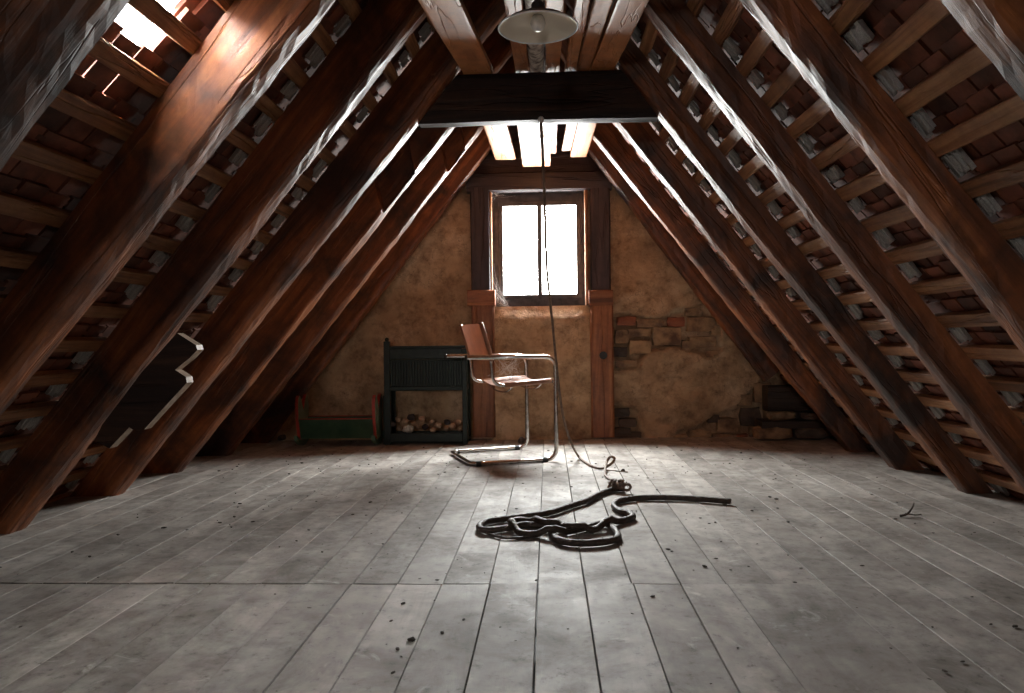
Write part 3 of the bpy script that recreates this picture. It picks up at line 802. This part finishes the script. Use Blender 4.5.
tube_obj('stretcher', catmull([(.45, -yb, .48), (.45, -yb*.6, .45), (.45, 0, .44), (.45, yb*.6, .45), (.45, yb, .48)], 5), .005, M['chrome'], chair, 6)
# cobwebs under the arm
def web(name, anchors, hub, n, label, seed, r=.0007):
    rr = random.Random(seed); bm = bmesh.new(); sp = []
    for k in range(n):
        a = Vector(anchors[k % len(anchors)]) + Vector([rr.uniform(-.03, .03) for _ in range(3)])
        h = Vector(hub)+Vector([rr.uniform(-.05, .05), rr.uniform(-.02, .02), rr.uniform(-.04, .04)])
        mid = a.lerp(h, .5)+Vector((0, 0, -.012)); sp.append((a, mid, h))
        tube(bm, [a, mid, h], r, 3)
    for k in range(n*2):
        s1, s2 = rr.choice(sp), rr.choice(sp); f = rr.uniform(.2, 1)
        tube(bm, [s1[0].lerp(s1[2], f), s2[0].lerp(s2[2], f)], r*.8, 3)
    return tag(from_bm(name, bm, M['web'], None), label, 'cobweb')
cm = chair.matrix_basis if False else T(*chair.location) @ Matrix.Rotation(ca, 4, 'Z')
cw = lambda x, y, z: cm @ Vector((x, y, z))
web('cobweb', [cw(.5, W2, .64), cw(.47, W2, .645), cw(.3, W2, .645), cw(.5, W2-.02, .52), cw(.25, .2, .5), cw(.4, .22, .5)], cw(.38, .23, .56), 34, 'white tangled cobweb under the far armrest of the chair', 3)
web('cobweb', [(fx0+.02, WY-.02, fz0+.02), (fx0+.15, WY-.02, fz0+.02), (fx0+.02, WY-.02, fz0+.2), (fx0+.03, WY-.02, fz0+.35)], (fx0+.05, WY-.025, fz0+.07), 26, 'grey cobweb in the lower left corner of the window frame', 5)
web('cobweb', [(fx0+.02, WY-.02, fz1-.02), (fx0+.2, WY-.02, fz1-.04), (fx0+.02, WY-.02, fz1-.12)], (fx0+.06, WY-.025, fz1-.06), 14, 'thin cobweb in the upper left corner of the window frame', 6)

# ------------------------------------------------------------------ cord and hose
P_ = [at(541, 123, 3.62), at(543, 160, 3.72), at(545, 215, 3.9), at(547, 270, 4.1), at(552, 318, 4.3), at(557, 370, 4.45), at(562, 410, 4.55), at(568, 434, 4.62), at(573, 447, 4.66)]
P_ += [atz(579, 457, .012), atz(585, 462, .008), atz(592, 466, .008), atz(601, 468.5, .008), at(607, 466.5, 4.42), at(613, 462, 4.43), at(614.5, 458, 4.44), at(610, 457, 4.45), at(606.5, 463, 4.43), atz(605, 474, .01), atz(610, 479.5, .009), atz(617, 483, .012), atz(622, 487, .03)]
cord = tube_obj('cord', catmull(P_, 6), .0075, M['cable'], None, 8)
tag(cord, 'thin brown cord hanging from the collar beam down to the floor', 'cord')
z6 = lambda x, y: (470+x/6.02, 480+y/6.02)
path = [(930, 52), (870, 55), (780, 84), (700, 125), (620, 150), (500, 190), (400, 210), (330, 218), (160, 240), (85, 255), (55, 285), (100, 303), (230, 288), (330, 268), (430, 272), (495, 262), (490, 310), (525, 358), (620, 378), (760, 377), (875, 358), (888, 325), (850, 280), (800, 262), (700, 285), (560, 318), (440, 325), (320, 322), (262, 290), (245, 255), (300, 240), (380, 255), (450, 282), (540, 285), (600, 308), (700, 302), (760, 296), (850, 262), (930, 242), (980, 222), (960, 202), (900, 185), (865, 155), (900, 125), (1024, 108)]
RR = .0135; pts3 = []
for k, q in enumerate(path):
    x, y = z6(*q); pts3.append(atz(x, y, RR))
pts3 += [atz(665, 497.5, RR), atz(700, 499, RR), atz(731, 501.5, RR)]
sm = catmull(pts3, 6); hs = []
for k, p in enumerate(sm):       # where the hose crosses itself lift the later pass over the earlier
    z = RR
    for j in range(0, k-14):
        d = (Vector((sm[j].x, sm[j].y))-Vector((p.x, p.y))).length
        if d < 2.6*RR: z = max(z, hs[j] + 2.0*RR*math.sqrt(max(0, 1-(d/(2.6*RR))**2)))
    hs.append(min(z, RR*2.4))
for _ in range(5): hs = [hs[0]]+[max(hs[i], .5*hs[i]+.25*(hs[i-1]+hs[i+1])) for i in range(1, len(hs)-1)]+[hs[-1]]
for p, z in zip(sm, hs): p.z = z
hose = tube_obj('hose', sm, RR, M['rope'], None, 10)
tag(hose, 'thick dark rope-like hose lying in tangled loops on the floor', 'hose')
bm = bmesh.new()
kc = atz(620, 486, .03)
for k in range(7):
    a = k*.9; Rm = Matrix.Rotation(.5*k, 3, 'X') @ Matrix.Rotation(a, 3, 'Z')
    ring = [kc + Vector((-.012*k+.03, .010*k-.03, .006*(k % 3))) + Rm @ Vector((.019*math.cos(t*PI/6), .008*math.sin(t*1.3+k), .015*math.sin(t*PI/6))) for t in range(12)]
    for q in ring: q.z = max(q.z, .009)
    tube(bm, ring, .0075, 6, closed=True)
kn = from_bm('knot', bm, M['cable'], hose, smooth=True); kn['label'] = 'brown cord knot binding the hose end'
# thin stray wires round the pile
def wire(name, pts, r, mat, label, cat='wire', z=.006):
    return tag(tube_obj(name, catmull([atz(x, y, z) for x, y in pts], 6), r, mat, None, 6), label, cat)
wire('wire', [(487, 533), (500, 537), (518, 538), (530, 536)], .006, M['rope'], 'thin dark wire bowing under the left loop of the hose')
wire('wire', [(606, 470), (615, 470.5), (622, 471.5), (628, 472)], .003, M['cable'], 'thin brown stray wire beside the cord knot', z=.003)

# ------------------------------------------------------------------ toy cradle
cy = 5.53; a0 = atz(299, 440.5).x
p_l = at(301, 430, cy).x; p_r = at(379, 430, cy).x; ln = p_r-p_l; hz = at(0, 390, cy).z
cr = empty('doll_cradle', ((p_l+p_r)/2, cy+.0, 0)); tag(cr, 'small green rocking cradle with red-edged notched end boards at the gable', 'cradle')
def endboard(x, nm='end_board'):
    # outline in (y,z): tapering sides, notched (heart) top
    o = [(-.10, .05), (.10, .05), (.155, .20), (.165, .30), (.15, .355), (.12, .372), (.085, .365), (.05, .33), (.0, .26), (-.05, .33), (-.085, .365), (-.12, .372), (-.15, .355), (-.165, .30), (-.155, .20)]
    o = [(y*.74, z) for y, z in o]; bm = bmesh.new(); t = .011
    A = [bm.verts.new((x-t, y, z)) for y, z in o]; B = [bm.verts.new((x+t, y, z)) for y, z in o]; n = len(o)
    fs = [bm.faces.new(A), bm.faces.new(B[::-1])]; rimf = []
    for i in range(n):
        f = bm.faces.new((A[i], B[i], B[(i+1) % n], A[(i+1) % n])); f.material_index = 1
    ob = from_bm(nm, bm, M['palegreen'], cr); ob.data.materials.append(M['redpaint']); ob['label'] = 'pale green end board with red edge'
    # rocker
    rk = []
    for k in range(13):
        y = -.15+.3*k/12; rk.append((y, .052+.0*k-(.05-.05*(y/.15)**2)*1.0))
    o2 = [(y, z) for y, z in rk] + [(y, z+.035+(.0)) for y, z in reversed(rk)]
    bm = bmesh.new(); A = [bm.verts.new((x-.012, y, z)) for y, z in o2]; B = [bm.verts.new((x+.012, y, z)) for y, z in o2]; n = len(o2)
    for i in range(n): bm.faces.new((A[i], B[i], B[(i+1) % n], A[(i+1) % n]))
    for i in range(12):
        bm.faces.new((A[i], A[i+1], A[n-2-i], A[n-1-i])); bm.faces.new((B[i+1], B[i], B[n-1-i], B[n-2-i]))
    r_ = from_bm('rocker', bm, M['greenpaint'], cr)
endboard(-ln/2+.01); endboard(ln/2-.01)
for sy in (-1, 1):
    bm = bmesh.new(); A = []
    vs = [(-ln/2+.02, sy*.065, .06), (ln/2-.02, sy*.065, .06), (ln/2-.02, sy*.105, .20), (-ln/2+.02, sy*.105, .20)]
    f = bm.faces.new([bm.verts.new(v) for v in vs]); bmesh.ops.solidify(bm, geom=[f], thickness=.014)
    from_bm('side_board', bm, M['greenpaint'], cr)
    tube_obj('red_edge', [(-ln/2+.022, sy*.106, .203), (ln/2-.022, sy*.106, .203)], .004, M['redpaint'], cr, 6)
box_obj('bottom_board', (0, 0, .062), (ln-.05, .13, .012), M['greenpaint'], cr, .002)

# ------------------------------------------------------------------ black-green slatted rack
ky = 5.52; kx0 = at(384, 390, ky).x; kx1 = at(467, 390, ky).x; kw = kx1-kx0
kz = lambda py: at(420, py, ky).z
rk = empty('slatted_rack', ((kx0+kx1)/2, ky, 0)); tag(rk, 'black-green painted wooden rack with a slatted back panel above a low tray', 'rack')
h2 = kw/2
def rb(name, x0, x1, z0, z1, y0, y1, mat='blackgreen', bev=.003): return box_obj(name, ((x0+x1)/2, (y0+y1)/2, (z0+z1)/2), (x1-x0, y1-y0, z1-z0), M[mat], rk, bev)
top = kz(346); zt = kz(359); zb = kz(388); 
rb('leg', -h2, -h2+.045, 0, kz(341), 0, .04); rb('leg', h2-.035, h2, 0, kz(349), 0, .04)
rb('leg', -h2+.0, -h2+.04, 0, kz(350), .2, .24); rb('leg', h2-.035, h2, 0, kz(349), .2, .24)
rb('top_board', -h2+.04, h2-.0, top-.018, top, -.01, .25); rb('top_rail', -h2+.045, h2-.035, zt, top-.018, 0, .025)
rb('middle_rail', -h2+.045, h2-.035, zb-.02, zb+.012, -.004, .03)
rb('upper_rail', -h2+.045, h2-.035, zt-.014, zt-.001, -.004, .03)
ns_ = 26; x0 = -h2+.045; x1 = h2-.035
for k in range(ns_):
    xa = x0+(x1-x0)*(k+.12)/ns_; xb = x0+(x1-x0)*(k+.88)/ns_
    rb('slat', xa, xb, zb+.012, zt-.014, .006, .018, bev=.002)
rb('back_panel', x0, x1, zb+.005, zt-.002, .02, .026, bev=0)
rb('tray_front', -h2+.045, h2-.035, .02, .085, -.01, .012); rb('tray_floor', -h2+.0, h2, .02, .035, .0, .22)
rb('tray_back', -h2+.045, h2-.035, .02, .075, .22, .235)
rb('side_rail', -h2+.004, -h2+.03, zb-.02, zb+.02, .04, .2); rb('side_rail', h2-.03, h2-.004, zb-.02, zb+.02, .04, .2)
rb('side_panel', -h2-.012, -h2-.0, .0, .36, .01, .22); 
f1 = from_bm('finial', lathe([(0, .03), (.012, .026), (.018, .012), (.012, 0), (0, 0)], 12), M['blackgreen'], rk, T(-h2+.022, .02, kz(341)))
# contents of the tray
def lump(px, py, r, mat, name, label, cat, group=None, rough=.12, dy=.09):
    p = at(px, py, ky+dy); bm = bmesh.new(); bmesh.ops.create_icosphere(bm, subdivisions=3, radius=r); sd = rnd.uniform(0, 99)
    for v in bm.verts: v.co *= 1+rough*2*nz(v.co.x+sd, v.co.y, v.co.z, .8/r)+ (rough*nz(v.co.x+sd, v.co.y, v.co.z, 3/r))
    for v in bm.verts: v.co.z *= .85
    o = from_bm(name, bm, M[mat], None, T(p.x, p.y, max(p.z, .036+r*.8)), smooth=True)
    return tag(o, label, cat, group)
seq = [(392, 424, .028, 'darkhusk'), (398, 419, .024, 'bulbveg'), (405, 421, .026, 'bulbveg'), (411, 417, .034, 'darkhusk'), (399, 428, .02, 'bulbveg'), (422, 419, .027, 'bulbveg'), (418, 427, .018, 'bulbveg'), (425, 427, .028, 'darkhusk'), (432, 422, .024, 'bulbveg'), (438, 425, .030, 'bulbveg'), (433, 430, .024, 'bulbveg'), (447, 422, .026, 'darkhusk'), (452, 426, .03, 'bulbveg'), (458, 422, .027, 'bulbveg'), (460, 429, .022, 'bulbveg'), (446, 429, .022, 'bulbveg')]
OR = ['leftmost', 'second', 'third', 'fourth', 'fifth', 'sixth', 'seventh', 'eighth', 'ninth', 'tenth', 'eleventh', 'twelfth']
seq.sort(); cnt = {'bulbveg': 0, 'darkhusk': 0}
for k, (x, y, r, mt_) in enumerate(seq):
    nn_ = OR[cnt[mt_]]; cnt[mt_] += 1; wh = nn_ + ('' if nn_ == 'leftmost' else ' from the left')
    if mt_ == 'bulbveg': lump(x, y, r*.9, mt_, 'dried_bulb', 'pale tan dried bulb in the rack tray, ' + wh, 'bulb', 'pale dried bulbs in the rack tray', dy=.05+.05*(k % 3))
    else: lump(x, y, r*.9, mt_, 'dried_bulb', 'blackened dried bulb in the rack tray, ' + wh, 'bulb', 'blackened dried bulbs in the rack tray', dy=.06+.05*(k % 3))
lump(408, 429, .034, 'fluff', 'fluff_clump', 'white fluffy clump at the left of the rack tray', 'fluff', None, .3, .05)

# ------------------------------------------------------------------ bits on the floor
def chunk(px, py, sx, sz, label, mat='debris', name='crumb', cat='debris'):
    p = atz(px, py, 0); bm = bmesh.new(); bmesh.ops.create_icosphere(bm, subdivisions=2, radius=1)
    for v in bm.verts: v.co = Vector((v.co.x*sx, v.co.y*sx*.8, v.co.z*sz))*(1+.5*nz(v.co.x+px, v.co.y, v.co.z, 1.6))
    return tag(from_bm(name, bm, M[mat], None, T(p.x, p.y, sz*.75)), label, cat)
chunk(282, 440, .035, .025, 'dark lump on the floor in front of the green cradle')
chunk(412, 641, .010, .006, 'black crumb on the front boards, left of centre')
chunk(522, 444, .028, .03, 'dark lump behind the chair near the far rail')
chunk(623, 471.5, .012, .009, 'small dark crumb beside the cord knot')
tw = [atz(900, 516, .004), atz(907, 514, .012), atz(912, 508, .03), atz(914, 503, .045)]
twg = tube_obj('twig', catmull(tw, 4), lambda f: .006*(1-.6*f), M['debris'], None, 6); tag(twg, 'small dark curved twig on the boards at right', 'twig')
tube_t = tube_obj('side_twig', catmull([atz(905, 513.5, .01), atz(915, 515, .006), atz(921, 514.5, .004)], 3), .003, M['debris'], twg, 5)
bm = bmesh.new(); dr = random.Random(5)
for k in range(620):
    Y = 1.3+4.4*dr.random()**.8; x = dr.uniform(-2.0, 1.85); r = dr.choice((.0016, .0022, .003, .004, .006))*dr.uniform(.7, 1.3)
    vs = bmesh.ops.create_icosphere(bm, subdivisions=1, radius=r)['verts']
    bmesh.ops.transform(bm, matrix=T(x, Y, .0012+r*.2) @ Matrix.Rotation(dr.uniform(0, 3), 4, 'Z') @ Matrix.Diagonal((1.6, .9, .5, 1)), verts=vs)
db = from_bm('floor_crumbs', bm, M['debris'], None); tag(db, 'dark crumbs and grit scattered over the floorboards', 'debris', kind='stuff')
